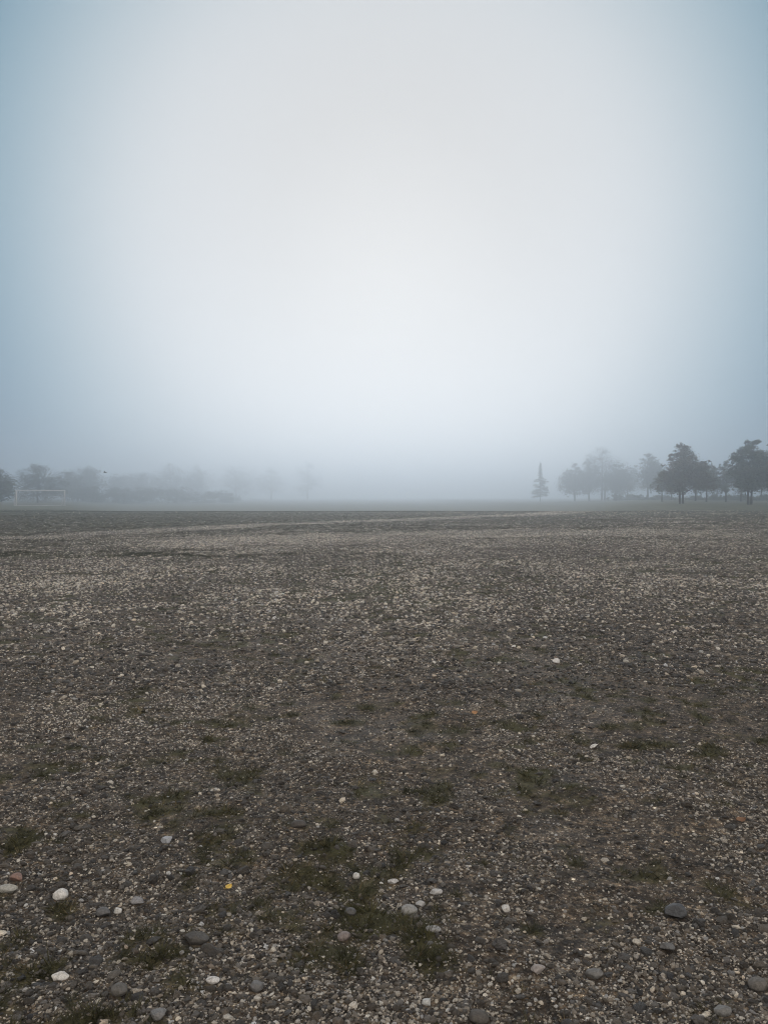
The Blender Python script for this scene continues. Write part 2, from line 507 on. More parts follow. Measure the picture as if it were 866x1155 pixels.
# gravel: near fine grit, middle pebbles, far only the larger stones
xs_, ys_, sz_ = [], [], []
for n, y0, y1, p, smed, ssig, smin in ((520000, 1.6, 10, 2.3, 0.0056, 0.42, 0.003), (270000, 1.6, 32, 1.4, 0.0108, 0.45, 0.005),
                                       (2200, 1.6, 22, 1.6, 0.025, 0.32, 0.018), (700000, 6, 86, 1.9, 0.025, 0.40, 0.011)):
    x, y = sample_xy(n, y0, y1, p)
    s = np.exp(np.log(smed) + ssig * rng.standard_normal(n))
    s = np.maximum(s, smin)
    if y0 == 6:
        s = np.maximum(s, 0.0010 * y)
    if y0 == 6:
        s[rng.random(n) > 0.15 + 0.85 * sstep(6, 17, y)] = 0
    elif y1 == 10:
        s[rng.random(n) < sstep(5, 10, y)] = 0
    elif y1 == 30:
        s[rng.random(n) < sstep(14, 30, y)] = 0
    m = moss(x, y)
    clump = fbm(x, y, 1.6, 4, 201)
    keep = rng.random(n) < np.clip(1.25 - sstep(0.47, 0.62, m) * (1.05 + 0.12 * sstep(20, 45, y)), 0.06, 1) * np.clip(0.24 + 0.16 * sstep(5, 12, y) + 1.1 * sstep(0.40, 0.60, clump), 0, 1)
    keep &= s > 0
    keep &= rng.random(n) > 0.8 * sstep(24, 36, y) * (1 - band(x, y)) * (1 - sstep(-6, 8, x - (y - 50) * 0.35))
    keep &= (m < 0.68) | (rng.random(n) < 0.25)
    xs_.append(x[keep]); ys_.append(y[keep]); sz_.append(s[keep])
x = np.concatenate(xs_); y = np.concatenate(ys_); s = np.concatenate(sz_)
s = np.minimum(s, np.maximum(0.045, 0.0013 * y))
n = len(x)
# hand-placed stones keep their surroundings free of the scatter
CLEAR = []
def clear_spots(px, py, r):
    q = at(px, py); CLEAR.append((q.x, q.y, r))
STONES = [
    # px, py, width px, (flatness, elongation), tone, tint, name, label
    (461, 1029, 18, (0.62, 0.80), 0.27, (1.0, 1.0, 0.98), "large pale grey egg shaped stone lying low in the centre"),
    (69, 1013, 15, (0.75, 0.9), 0.62, (1.0, 0.99, 0.96), "biggest chalk white stone, near the left edge of the ground"),
    (8, 1005, 18, (0.42, 0.5), 0.34, (1.0, 1.0, 0.93), "long flat pale stone at the very left edge"),
    (188, 950, 13, (0.75, 0.7), 0.42, (0.92, 0.98, 1.08), "bluish white angular stone standing up on the left gravel"),
    (763, 1037, 22, (0.62, 0.75), 0.075, (0.93, 1.0, 1.12), "jagged dark slate stone at lower right"),
    (68, 1107, 15, (0.55, 0.7), 0.60, (1.0, 0.98, 0.93), "white lump of stone on dark soil near the lower left corner"),
    (240, 1107, 14, (0.55, 0.7), 0.58, (1.0, 0.99, 0.97), "smooth white oval pebble on bare soil left of centre"),
    (221, 1062, 24, (0.5, 0.6), 0.075, (1.0, 0.95, 0.89), "wide dark grey stone between the white stones at lower left"),
    (337, 934, 19, (0.42, 0.6), 0.06, (1.08, 0.98, 0.9), "flat dark brown stone left of centre, above the round ones"),
    (395, 1030, 13, (0.7, 0.95), 0.085, (1.0, 1.0, 1.0), "round charcoal pebble left of the large pale grey stone"),
    (570, 1027, 10, (0.8, 0.85), 0.58, (1.0, 0.98, 0.94), "small squarish white stone right of the large pale grey stone"),
    (474, 1020, 9, (0.7, 0.8), 0.40, (1.0, 1.0, 1.0), "small whitish stone touching distance above the large grey stone"),
    (488, 1056, 15, (0.4, 0.6), 0.28, (1.0, 1.0, 1.0), "flat light grey chip just below the large pale grey stone"),
    (135, 1123, 16, (0.75, 0.9), 0.11, (1.04, 1.0, 0.93), "round grey brown cobble near the bottom left corner"),
    (481, 1129, 11, (0.6, 0.6), 0.50, (0.97, 1.0, 1.0), "pale three cornered chip near the bottom centre"),
    (540, 1148, 20, (0.6, 0.8), 0.075, (1.1, 1.0, 0.9), "brown cobble cut by the bottom edge near the centre"),
    (854, 1112, 18, (0.7, 0.85), 0.12, (1.06, 1.0, 0.92), "smooth taupe cobble at the lower right edge"),
    (815, 1142, 17, (0.5, 0.7), 0.16, (1.0, 1.0, 0.98), "flat grey stone in the bottom right corner"),
    (752, 1074, 14, (0.6, 0.65), 0.13, (1.0, 1.0, 1.0), "wedge shaped grey stone below the jagged slate stone"),
    (290, 1116, 14, (0.75, 0.9), 0.14, (1.0, 1.0, 1.02), "round mottled grey pebble right of the smooth white oval pebble"),
    (178, 1150, 16, (0.6, 0.8), 0.17, (1.0, 1.0, 1.0), "grey stone touching the bottom edge left of centre"),
    (605, 1101, 16, (0.5, 0.55), 0.28, (1.06, 0.98, 0.95), "pinkish pale stone among gravel at lower right of centre"),
    (388, 1058, 14, (0.7, 0.8), 0.19, (1.12, 0.96, 0.92), "dusky pink stone below the round charcoal pebble"),
    (117, 1031, 13, (0.65, 0.8), 0.11, (1.0, 1.0, 1.03), "slate grey pebble right of the biggest chalk white stone"),
    (134, 1027, 9, (0.7, 0.7), 0.60, (1.0, 1.0, 0.97), "little cube shaped white stone right of the slate grey pebble"),
    (155, 1019, 12, (0.6, 0.7), 0.24, (1.0, 1.0, 1.04), "light grey stone with blue cast up and right of the cube shaped one"),
    (627, 749, 8, (0.7, 0.8), 0.70, (1.0, 1.0, 1.0), "bright white stone far out in the gravel right of centre"),
    (20, 992, 12, (0.6, 0.8), 0.17, (1.35, 0.85, 0.70), "rusty red pebble above the long flat pale stone"),
    (670, 1097, 17, (0.6, 0.8), 0.15, (1.0, 1.0, 0.98), "dull grey cobble right of the pinkish pale stone"),
    (402, 990, 8, (0.9, 0.95), 0.55, (1.0, 1.0, 0.98), "small round white pebble above the charcoal pebble"),
    (443, 993, 12, (0.5, 0.6), 0.48, (1.0, 1.0, 1.0), "white wedge of stone above the large pale grey stone"),
    (491, 1008, 13, (0.5, 0.6), 0.42, (1.0, 1.0, 1.0), "pale flat stone up and right of the large grey stone"),
]
for (px, py, wpx, *_r) in STONES:
    d = at(px, py)
    clear_spots(px, py, wpx / FPX * d.length * 0.62)
clear_spots(258, 1001, 0.03); clear_spots(535, 805, 0.05); clear_spots(835, 927, 0.04)
ok = np.ones(n, bool)
for cx_, cy_, r_ in CLEAR:
    ok &= ~(np.hypot(x - cx_, (y - cy_)) < r_ + s * 0.4)
x, y, s = x[ok], y[ok], s[ok]; n = len(x)
flat = 0.28 + 0.45 * rng.random(n); elo = 0.6 + 0.4 * rng.random(n)
z = height(x, y) + s * flat * (0.5 - 0.42 * rng.random(n)) * 0.7
rot = np.stack([0.45 * rng.standard_normal(n) * 0.6, 0.45 * rng.standard_normal(n) * 0.6, rng.random(n) * 6.283], -1)
scv = np.stack([s * (1.25), s * elo * 1.15, s * flat * 1.25], -1)
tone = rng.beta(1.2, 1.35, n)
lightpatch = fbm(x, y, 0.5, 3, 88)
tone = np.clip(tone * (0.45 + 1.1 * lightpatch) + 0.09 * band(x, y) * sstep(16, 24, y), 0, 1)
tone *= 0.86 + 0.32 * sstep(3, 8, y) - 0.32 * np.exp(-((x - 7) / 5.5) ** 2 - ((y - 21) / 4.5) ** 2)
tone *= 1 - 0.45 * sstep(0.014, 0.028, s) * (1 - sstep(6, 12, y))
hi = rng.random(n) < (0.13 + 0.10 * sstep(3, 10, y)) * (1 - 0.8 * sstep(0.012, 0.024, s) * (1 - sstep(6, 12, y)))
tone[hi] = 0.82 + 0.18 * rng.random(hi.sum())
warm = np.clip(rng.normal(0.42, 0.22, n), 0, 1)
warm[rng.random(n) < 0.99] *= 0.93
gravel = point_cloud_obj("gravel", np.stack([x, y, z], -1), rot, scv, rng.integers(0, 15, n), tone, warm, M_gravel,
                         {'n': 15, 'make': rock_proto})
tag(gravel, "loose grey and white gravel strewn over the bare soil", "gravel", kind="stuff")

def tuft_proto(ng, k):
    r = random.Random(k + 5)
    join = ng.nodes.new("GeometryNodeJoinGeometry")
    for b in range(15):
        cone = ng.nodes.new("GeometryNodeMeshCone")
        cone.fill_type = 'NONE'
        cone.inputs["Vertices"].default_value = 3
        cone.inputs["Radius Top"].default_value = 0.0
        cone.inputs["Radius Bottom"].default_value = 0.022 + 0.012 * r.random()
        cone.inputs["Depth"].default_value = 0.6 + 0.6 * r.random()
        tr = ng.nodes.new("GeometryNodeTransform")
        an = r.random() * 6.283; rr = 0.28 * r.random()
        tr.inputs["Translation"].default_value = (rr * math.cos(an), rr * math.sin(an), -0.05)
        tilt = 0.5 + 0.9 * r.random()
        tr.inputs["Rotation"].default_value = (0, tilt, an)
        ng.links.new(cone.outputs["Mesh"], tr.inputs["Geometry"])
        ng.links.new(tr.outputs[0], join.inputs[0])
    return join.outputs[0]

nt_ = 170000
x, y = sample_xy(nt_, 1.7, 80, 1.75)
m = moss(x, y)
keep = rng.random(nt_) < sstep(0.50, 0.64, m + 0.05 * (rng.random(nt_) - 0.5)) * 0.95 + 0.012
x, y, m = x[keep], y[keep], m[keep]
n_low = len(x)
# coarser dark tussocks further out, and a dense strip of them on the left
x2, y2 = sample_xy(90000, 10, 76, 1.5)
t2 = 0.5 * fbm(x2, y2, 2.4, 3, 301) + 0.5 * fbm(x2, y2, 0.45, 3, 302)
k2 = (rng.random(len(x2)) < sstep(0.50, 0.60, t2 + 0.04 * sstep(17, 26, y2) + 0.06 * sstep(30, 50, y2) - 0.12 * band(x2, y2)) * sstep(10, 18, y2))
x2, y2 = x2[k2], y2[k2]
x3 = -16 + 16 * rng.random(16000) ** 1.15; y3 = 20.6 + 0.03 * (x3 + 6) + 1.0 * rng.standard_normal(16000) + 2.4 * (fbm(x3, x3 * 0, 0.35, 3, 9) - 0.5)
k3 = rng.random(16000) < 1.1 * sstep(0.42, 0.60, fbm(x3, y3, 1.1, 3, 303)) * (1 - 0.7 * sstep(-6, -0.5, x3))
x3, y3 = x3[k3], y3[k3]
x = np.concatenate([x, x2, x3]); y = np.concatenate([y, y2, y3])
m = moss(x, y)
n = len(x)
s = (0.016 + 0.026 * rng.random(n) ** 1.5) * (0.8 + 0.5 * sstep(0.5, 0.7, m)) * (1 + sstep(8, 40, y) * 1.0)
s[n_low:] = np.clip(0.025 + 0.035 * rng.random(n - n_low), 0, 1)
z = height(x, y) - 0.002
rot = np.stack([0.25 * rng.standard_normal(n), 0.25 * rng.standard_normal(n), rng.random(n) * 6.283], -1)
scv = np.stack([s * 1.5, s * 1.5, s * 0.95], -1)
tone = np.clip(rng.beta(2, 3, n) * 0.95, 0, 1)
tone[n_low:] *= 0.8
st = rng.random(n) < 0.04; tone[st] = 0.85 + 0.15 * rng.random(st.sum())
grass = point_cloud_obj("grass", np.stack([x, y, z], -1), rot, scv, rng.integers(0, 5, n), tone, tone, tuft_material("moss_and_grass"),
                        {'n': 5, 'make': tuft_proto})
tag(grass, "short mossy grass tufts growing between the stones", "grass", kind="stuff")

# rough grass along the lip of the far field and over it
nf_ = 26000
x = (rng.random(nf_) * 2 - 1) * 75
y = field_edge(x) + np.abs(rng.normal(0, 1, nf_)) * 7 - 0.4
s = 0.04 + 0.09 * rng.random(nf_) ** 2
z = height(x, y) - 0.01
rot = np.stack([0.2 * rng.standard_normal(nf_), 0.2 * rng.standard_normal(nf_), rng.random(nf_) * 6.283], -1)
fieldgrass = point_cloud_obj("field_grass", np.stack([x, y, z], -1), rot, np.stack([s * 1.5, s * 1.5, s], -1), rng.integers(0, 5, nf_),
                             np.clip(rng.beta(2, 3, nf_), 0, 1), x * 0, bpy.data.materials["moss_and_grass"], {'n': 5, 'make': tuft_proto})
tag(fieldgrass, "rough grass along the edge of the far field", "grass", kind="stuff")

# ------------------------------------------------------------------ the stones one can tell apart
def height1(x, y):
    return float(height(np.array([x]), np.array([y]))[0])

def make_stone(i, px, py, wpx, shape, tone, tint, label):
    r = random.Random(100 + i)
    q = at(px, py)
    d = (q - camo.location).length
    W = 0.9 * wpx / FPX * d
    bm = bmesh.new()
    bmesh.ops.create_icosphere(bm, subdivisions=4, radius=0.5)
    planes = []
    rounded = any(q in label for q in ("round", "smooth", "egg", "oval", "cobble"))
    for _ in range(16 if rounded else 9):
        nrm_ = Vector((r.gauss(0, 1), r.gauss(0, 1), r.gauss(0, 1))).normalized()
        planes.append((nrm_, 0.40 + 0.09 * r.random() if rounded else 0.26 + 0.18 * r.random()))
    off = Vector((i * 3.1, i * 1.7, 0))
    for v in bm.verts:
        dr = v.co.normalized()
        rad = 0.5
        for nrm_, dd in planes:
            c = dr.dot(nrm_)
            if c > 0.05:
                rad = min(rad, dd / c)
        rad *= 1 + 0.05 * mnoise.noise(dr * 2.5 + off) + 0.02 * mnoise.noise(dr * 9 + off)
        v.co = dr * rad * (1.08 if rounded else 1.25)
        v.co.x *= W; v.co.y *= W * shape[1]; v.co.z *= W * shape[0]
    me = bpy.data.meshes.new("stone")
    bm.to_mesh(me); bm.free()
    me.polygons.foreach_set("use_smooth", [rounded] * len(me.polygons))
    me.materials.append(stone_material("stone_%s" % label.split()[0], tone, tint, 0.6))
    o = bpy.data.objects.new("stone", me)
    C.objects.link(o)
    o.location = (q.x, q.y, height1(q.x, q.y) + W * shape[0] * 0.30)
    o.rotation_euler = (r.uniform(-0.15, 0.15), r.uniform(-0.15, 0.15), r.uniform(-0.35, 0.35))
    tag(o, label, "stone", "larger stones lying on the gravel")

for i, (px, py, wpx, shape, tone, tint, label) in enumerate(STONES):
    make_stone(i, px, py, wpx, shape, tone, tint, label)

# fallen leaves: curled blades with a stalk
def make_leaf(px, py, L, W, rz, tilt, col, label):
    q = at(px, py)
    verts, faces = [], []
    nu, nv = 10, 4
    for iu in range(nu + 1):
        u = iu / nu
        wdt = W * 0.5 * (math.sin(math.pi * u ** 0.8) ** 0.75 if 0 < u < 1 else 0.0) * (1 + 0.12 * math.sin(u * 19))
        for iv in range(-nv, nv + 1):
            v = iv / nv
            verts.append(Vector(((u - 0.5) * L, v * wdt, 0.16 * L * (abs(v) ** 1.5) * 0.8 + 0.10 * L * math.cos(u * 5) * 0.5)))
    k = 2 * nv + 1
    for iu in range(nu):
        for iv in range(2 * nv):
            a = iu * k + iv
            faces.append((a, a + 1, a + k + 1, a + k))
    m = plain_material("fallen_leaf", col, 0.55, 0.3, 60)
    root = empty("fallen_leaf", (q.x, q.y, height1(q.x, q.y) + 0.006), rz)
    b = mesh_obj("leaf_blade", verts, faces, m, root, True)
    b.rotation_euler = (tilt, -0.1, 0)
    md = b.modifiers.new("thick", 'SOLIDIFY'); md.thickness = 0.0006
    sv, sf = [], []
    tube(sv, sf, [Vector((-0.5 * L, 0, 0.03 * L)), Vector((-0.68 * L, 0.04 * L, 0.05 * L)), Vector((-0.85 * L, 0.02 * L, 0.01))], [0.0009, 0.0007, 0.0006], 5)
    s_ = mesh_obj("stalk", sv, sf, m, root, True)
    tag(root, label, "leaf", "fallen leaves on the gravel")
make_leaf(258, 1001, 0.034, 0.022, 1.1, 0.35, (0.60, 0.42, 0.09), "bright yellow orange fallen leaf on the gravel at lower left")
make_leaf(535, 805, 0.045, 0.030, 0.3, 0.6, (0.34, 0.19, 0.09), "pale orange fallen leaf in the middle distance right of centre")
make_leaf(835, 927, 0.050, 0.030, 0.2, 0.4, (0.16, 0.085, 0.045), "rust brown fallen leaf near the right edge")

# ------------------------------------------------------------------ trees
def make_tree(px, depth, top_px, label, lobes=None, width_px=None, base_px_crown=None, kind="broad", stems=1, seed=0,
              leafmat=None, clumps=110, name="broadleaf_tree", group="trees standing in the fog", leaves=55, cat="tree", lsize=0.16):
    """lobes: (dx_px, y_px, rx_px, ry_px) in photo pixels, turned into metres at the tree's own distance"""
    r = random.Random(seed * 13 + int(px))
    k = depth / FPX
    X0 = (px - CX) * k
    z0 = height1(X0, depth)
    zof = lambda yy: CAM_H + (HY - yy) * k - z0
    H = zof(top_px)
    root = empty(name, (X0, depth, z0))
    L = []
    if lobes:
        for dx, yy, rx, ry in lobes:
            L.append((dx * k, r.uniform(-0.3, 0.3) * rx * k, zof(yy), rx * k, ry * k))
    else:
        w_ = width_px * k * 0.5
        zb = zof(base_px_crown)
        for j in range(7):
            t = (j + 0.5) / 7
            prof = (math.sin(math.pi * min(1, (t * 0.85 + 0.13))) ** 0.8)
            rr = w_ * (0.50 + 0.12 * r.random()) * (0.45 + 0.65 * prof)
            sp = w_ * prof * 0.5
            zc = zb + rr * 0.6 + (H - zb - rr * 1.3) * t
            L.append((r.uniform(-1, 1) * sp, r.uniform(-1, 1) * sp, zc, rr, rr * 0.75))
        L.append((0.0, 0.0, H - w_ * 0.22, w_ * 0.22, w_ * 0.24))
    tv, tf = [], []
    lv, lf = [], []
    sway = [Vector((r.uniform(-.02, .02) * H, r.uniform(-.02, .02) * H, 0)) for _ in range(6)]
    tops = []
    trunk_pts = []
    for s_ in range(stems):
        ofs = Vector(((s_ - (stems - 1) / 2) * 0.022 * H * 2.2, 0, 0))
        pts = []
        for j in range(6):
            t = j / 5
            pts.append(ofs * (1 + t * 0.5) + sway[j] * t * 2 + Vector((0, 0, -0.15 + t * H * (0.9 if s_ == 0 else 0.75))))
        r0 = (0.016 if stems > 1 else 0.02) * H
        tube(tv, tf, pts, [r0 * 1.25, r0, r0 * 0.8, r0 * 0.6, r0 * 0.38, r0 * 0.12], 8)
        trunk_pts.append(pts)
    def on_trunk(zz, s_=0):
        pts = trunk_pts[s_]
        for a, b in zip(pts[:-1], pts[1:]):
            if a.z <= zz <= b.z:
                return a.lerp(b, (zz - a.z) / (b.z - a.z))
        return pts[-1]
    vol = [l[3] * l[3] * l[4] for l in L]
    tot = sum(v ** 0.72 for v in vol)
    for (lx, ly, lz, rx, rz), v in zip(L, vol):
        stem = min(range(stems), key=lambda q: abs(trunk_pts[q][2].x - lx))
        az = max(0.16 * H, lz - rz * 0.3 - abs(lx) * 0.7)
        a = on_trunk(min(az, H * 0.8), stem)
        c = Vector((lx, ly, lz))
        mid = a.lerp(c, 0.5) + Vector((0, 0, 0.06 * (c - a).length))
        tube(tv, tf, [a, mid, c], [0.0085 * H, 0.0055 * H, 0.003 * H], 5)
        nc = max(5, int(clumps * v ** 0.72 / tot))
        for _ in range(nc):
            # clumps sit mostly towards the outside of each lobe
            while True:
                dd = Vector((r.uniform(-1, 1), r.uniform(-1, 1), r.uniform(-1, 1)))
                if 0.15 < dd.length < 1: break
            dd = dd.normalized() * (dd.length ** 0.6)
            stray = r.random() < 0.22
            if stray: dd = dd.normalized() * r.uniform(1.05, 1.4)
            cc = c + Vector((dd.x * rx, dd.y * rx, dd.z * rz))
            src = c.lerp(a, r.uniform(0.0, 0.45))
            tube(tv, tf, [src, src.lerp(cc, 0.55) + Vector((0, 0, 0.03 * H * r.random())), cc], [0.0032 * H, 0.002 * H, 0.0009 * H], 4)
            cr = (0.36 + 0.30 * r.random()) * (rx + rz) * 0.5 * (0.4 if stray else 1) + (0.08 if stray else 0.12)
            sq = r.uniform(0.45, 0.8)
            for _ in range(leaves // 3 if stray else leaves):
                g = Vector((r.gauss(0, 0.5), r.gauss(0, 0.5), r.gauss(0, 0.5) * sq)) * cr
                pl = cc + g
                u = Vector((r.gauss(0, 1), r.gauss(0, 1), r.gauss(0, 0.6))).normalized()
                w2 = u.cross(Vector((r.gauss(0, 1), r.gauss(0, 1), r.gauss(0, 1)))).normalized()
                sz = lsize * r.uniform(0.6, 1.3)
                b = len(lv)
                lv.extend([pl - u * sz, pl + w2 * sz * 0.42, pl + u * sz, pl - w2 * sz * 0.42])
                lf.append((b, b + 1, b + 2, b + 3))
    mesh_obj("trunk", tv, tf, M_bark, root, True)
    mesh_obj("crown", lv, lf, leafmat or M_leaf, root)
    tag(root, label, cat, group)
    return root

def make_conifer(px, depth, top_px, crown_base_px, width_px, label, seed=0):
    r = random.Random(seed)
    k = depth / FPX
    X0 = (px - CX) * k; z0 = height1(X0, depth)
    zof = lambda yy: CAM_H + (HY - yy) * k - z0
    H = zof(top_px); zb = zof(crown_base_px); w_ = width_px * k * 0.5
    root = empty("conifer_tree", (X0, depth, z0))
    tv, tf, lv, lf = [], [], [], []
    tube(tv, tf, [Vector((0, 0, -0.1)), Vector((0.05, 0, H * 0.3)), Vector((0, 0, H * 0.65)), Vector((0.03, 0, H))], [0.15, 0.11, 0.07, 0.015], 7)
    nb = 110
    for j in range(nb):
        t = (j + r.random()) / nb
        zz = zb + (H - zb) * t
        ln = w_ * (1 - t) ** 0.62 * r.uniform(0.55, 1.12) * (0.35 if t > 0.55 else 1.0) + 0.12
        if t > 0.55: ln *= 1.1
        an = r.random() * 6.283
        d = Vector((math.cos(an), math.sin(an), 0))
        a = Vector((0, 0, zz)); e = a + d * ln + Vector((0, 0, r.uniform(-0.25, 0.15) * ln))
        mid = a.lerp(e, 0.5) + Vector((0, 0, -0.08 * ln))
        tube(tv, tf, [a, mid, e], [0.03, 0.02, 0.006], 4)
        for _ in range(int(30 + 40 * ln)):
            q = r.random() ** 0.7
            pl = a.lerp(e, q) + Vector((r.gauss(0, 0.13), r.gauss(0, 0.13), r.gauss(-0.05, 0.09))) * (0.5 + ln * 0.5)
            u = (d + Vector((r.gauss(0, .6), r.gauss(0, .6), r.gauss(0, .4)))).normalized()
            w2 = u.cross(Vector((r.gauss(0, 1), r.gauss(0, 1), r.gauss(0, 1)))).normalized()
            sz = r.uniform(0.10, 0.2)
            b = len(lv)
            lv.extend([pl - u * sz, pl + w2 * sz * 0.3, pl + u * sz, pl - w2 * sz * 0.3])
            lf.append((b, b + 1, b + 2, b + 3))
    mesh_obj("trunk", tv, tf, M_bark, root, True)
    mesh_obj("crown", lv, lf, M_needle, root)
    tag(root, label, "tree", "trees standing in the fog")

# right hand group, nearest first
make_tree(768, 116, 497, "dark broad tree with ragged crown, left of the two nearest on the right", lobes=[
    (1, 504, 5.5, 5), (-7, 515, 6, 5), (3, 514, 9, 8), (-9, 530, 11, 9), (6, 527, 13, 11), (18, 527, 8, 8), (-13, 543, 12, 9), (2, 541, 14, 11),
    (15, 540, 13, 9), (30, 526, 7, 4.5), (28, 545, 11, 8), (-4, 552, 10, 5), (-19, 534, 4, 3)],
    stems=2, seed=1, clumps=300, leafmat=M_leaf_brown, leaves=48, lsize=0.17)
make_tree(845, 108, 496, "dark tree with forked top nearest the right edge", lobes=[
    (-2, 501, 3, 3), (4, 500, 2.5, 2.5), (9, 498, 2.2, 1.4), (-1, 507, 8, 4), (-14, 517, 6, 6), (-2, 515, 12, 8), (12, 517, 9, 7), (-9, 530, 12, 10), (6, 530, 15, 12),
    (19, 527, 9, 10), (-2, 543, 14, 9), (14, 543, 13, 10)],
    stems=2, seed=2, clumps=300, leafmat=M_leaf, leaves=50, lsize=0.17)
make_tree(872, 125, 500, "tree half cut off by the right edge of the view", width_px=40, base_px_crown=556, seed=3, clumps=144)
make_tree(835, 150, 518, "slender tree hidden behind the forked top tree", width_px=30, base_px_crown=556, seed=4, clumps=96)
make_tree(818, 140, 521, "small faint tree just left of the forked top tree", width_px=24, base_px_crown=557, seed=5, clumps=70)
make_tree(796, 142, 523, "faint low tree right of the dark broad tree", width_px=30, base_px_crown=557, seed=6, clumps=128)
make_tree(784, 155, 520, "thin stemmed tree partly behind the dark broad tree", width_px=26, base_px_crown=556, seed=7, clumps=96)
make_tree(746, 148, 531, "small tree with thin stem left of the dark broad tree", width_px=24, base_px_crown=556, seed=8, clumps=96)
make_tree(730, 255, 512, "tall misty tree between the pale and the dark groups", width_px=38, base_px_crown=554, seed=9, clumps=170, lsize=0.26)
make_tree(707, 315, 527, "low misty tree between two taller pale ones", width_px=44, base_px_crown=556, seed=10, clumps=170, lsize=0.26)
make_tree(680, 310, 503, "tallest pale tree rising in the fog right of centre", lobes=[
    (-1, 508, 7, 5), (-3, 517, 13, 8), (-10, 528, 13, 9), (7, 526, 15, 10), (-6, 540, 17, 11), (11, 540, 16, 10), (0, 552, 14, 7), (24, 543, 8, 8)],
    stems=2, seed=11, clumps=272)
make_tree(648, 310, 523, "narrow pale tree beside the conifer", width_px=34, base_px_crown=560, seed=12, clumps=170, lsize=0.26)
make_conifer(609, 300, 522, 560, 25, "small lone conifer with bare pointed top", seed=13)
make_tree(757, 190, 524, "low tree seen between the small thin stemmed tree and the dark broad tree", width_px=34, base_px_crown=559, seed=14, clumps=70)
make_tree(808, 205, 528, "misty tree filling the gap left of the small faint one", width_px=30, base_px_crown=559, seed=15, clumps=70)
make_tree(858, 185, 520, "tree behind the half cut off one at the right edge", width_px=34, base_px_crown=558, seed=16, clumps=70)
make_tree(694, 290, 522, "pale tree leaning on the right flank of the tallest pale tree", width_px=34, base_px_crown=560, seed=17, clumps=150, lsize=0.26)
make_tree(664, 315, 518, "pale tree on the left flank of the tallest pale tree", width_px=32, base_px_crown=560, seed=18, clumps=150, lsize=0.26)
# left hand group
make_tree(74, 260, 531, "low misty tree just right of the tree behind the goal", width_px=44, base_px_crown=564, seed=31, clumps=150, lsize=0.26)
make_tree(160, 400, 532, "very faint tree left of the five ghostly ones", width_px=50, base_px_crown=564, seed=32, clumps=200, lsize=0.26)
make_tree(-4, 145, 526, "round dark tree cut off by the left edge", width_px=46, base_px_crown=566, seed=21, clumps=192)
make_tree(43, 190, 521, "broad tree rising behind the football goal", lobes=[
    (2, 527, 7, 6), (-6, 536, 13, 9), (9, 537, 13, 9), (-14, 548, 14, 10), (3, 549, 15, 11), (18, 548, 13, 10), (-2, 559, 20, 7)], seed=22, clumps=208)
make_tree(97, 300, 525, "faint tree right of the tree behind the goal", width_px=52, base_px_crown=562, seed=23, clumps=200, lsize=0.26)
make_tree(133, 380, 534, "very faint low tree above the hedge on the left", width_px=52, base_px_crown=562, seed=24, clumps=200, lsize=0.26)
make_tree(192, 430, 524, "leftmost of five ghostly trees left of centre", width_px=56, base_px_crown=562, seed=25, clumps=220, lsize=0.26)
make_tree(224, 450, 525, "second of five ghostly trees left of centre", width_px=42, base_px_crown=562, seed=26, clumps=190, lsize=0.26)
make_tree(266, 510, 526, "third of five ghostly trees left of centre", width_px=56, base_px_crown=562, seed=27, clumps=200, lsize=0.26)
make_tree(306, 570, 527, "fourth of five ghostly trees left of centre", width_px=36, base_px_crown=560, seed=28, clumps=160, lsize=0.26)
make_tree(347, 600, 521, "narrow ghostly tree closest to the centre", width_px=36, base_px_crown=560, seed=29, clumps=160, lsize=0.26)

# row of bushes on the far left
BUSH = [(88, 50, 551, 250, "wide bush at the left end of the far hedge row"), (122, 50, 554, 270, "bush second from the left in the far row"),
        (156, 48, 553, 290, "bush third from the left in the far row"), (190, 48, 552, 305, "bush in the middle of the far row on the left"),
        (222, 46, 556, 320, "bush next to the right end of the far row"), (249, 36, 556, 340, "last bush at the right end of the far hedge row")]
for i, (px, wpx, top, dep, lab) in enumerate(BUSH):
    k = dep / FPX
    r = random.Random(i)
    top -= 3
    lb = [(r.uniform(-0.4, 0.4) * wpx, top + 4 + (j % 3) * 4 + 2 * r.random(), wpx * 0.24, 4.0) for j in range(12)]
    make_tree(px, dep, top, lab, lobes=lb, seed=40 + i, clumps=150, name="bush", group="bushes in the far row on the left", leaves=60, cat="bush", lsize=0.2)

# undergrowth between the stems on the right
UNDER = [(702, 44, 250, "low bush under the tallest pale trees right of centre"), (738, 40, 215, "low bush left of the stems of the dark broad tree"),
         (782, 44, 190, "low bush right of the stems of the dark broad tree"), (818, 40, 180, "low bush left of the stems of the forked top tree"),
         (858, 40, 170, "low bush in the corner by the right edge")]
for i, (px, wpx, dep, lab) in enumerate(UNDER):
    r = random.Random(90 + i)
    lb = [(r.uniform(-0.45, 0.45) * wpx, 561 + 5 * r.random(), wpx * 0.2, 2.6) for j in range(12)]
    make_tree(px, dep, 559, lab, lobes=lb, seed=60 + i, clumps=110, name="bush", group="bushes under the trees on the right", leaves=60, cat="bush", lsize=0.18)

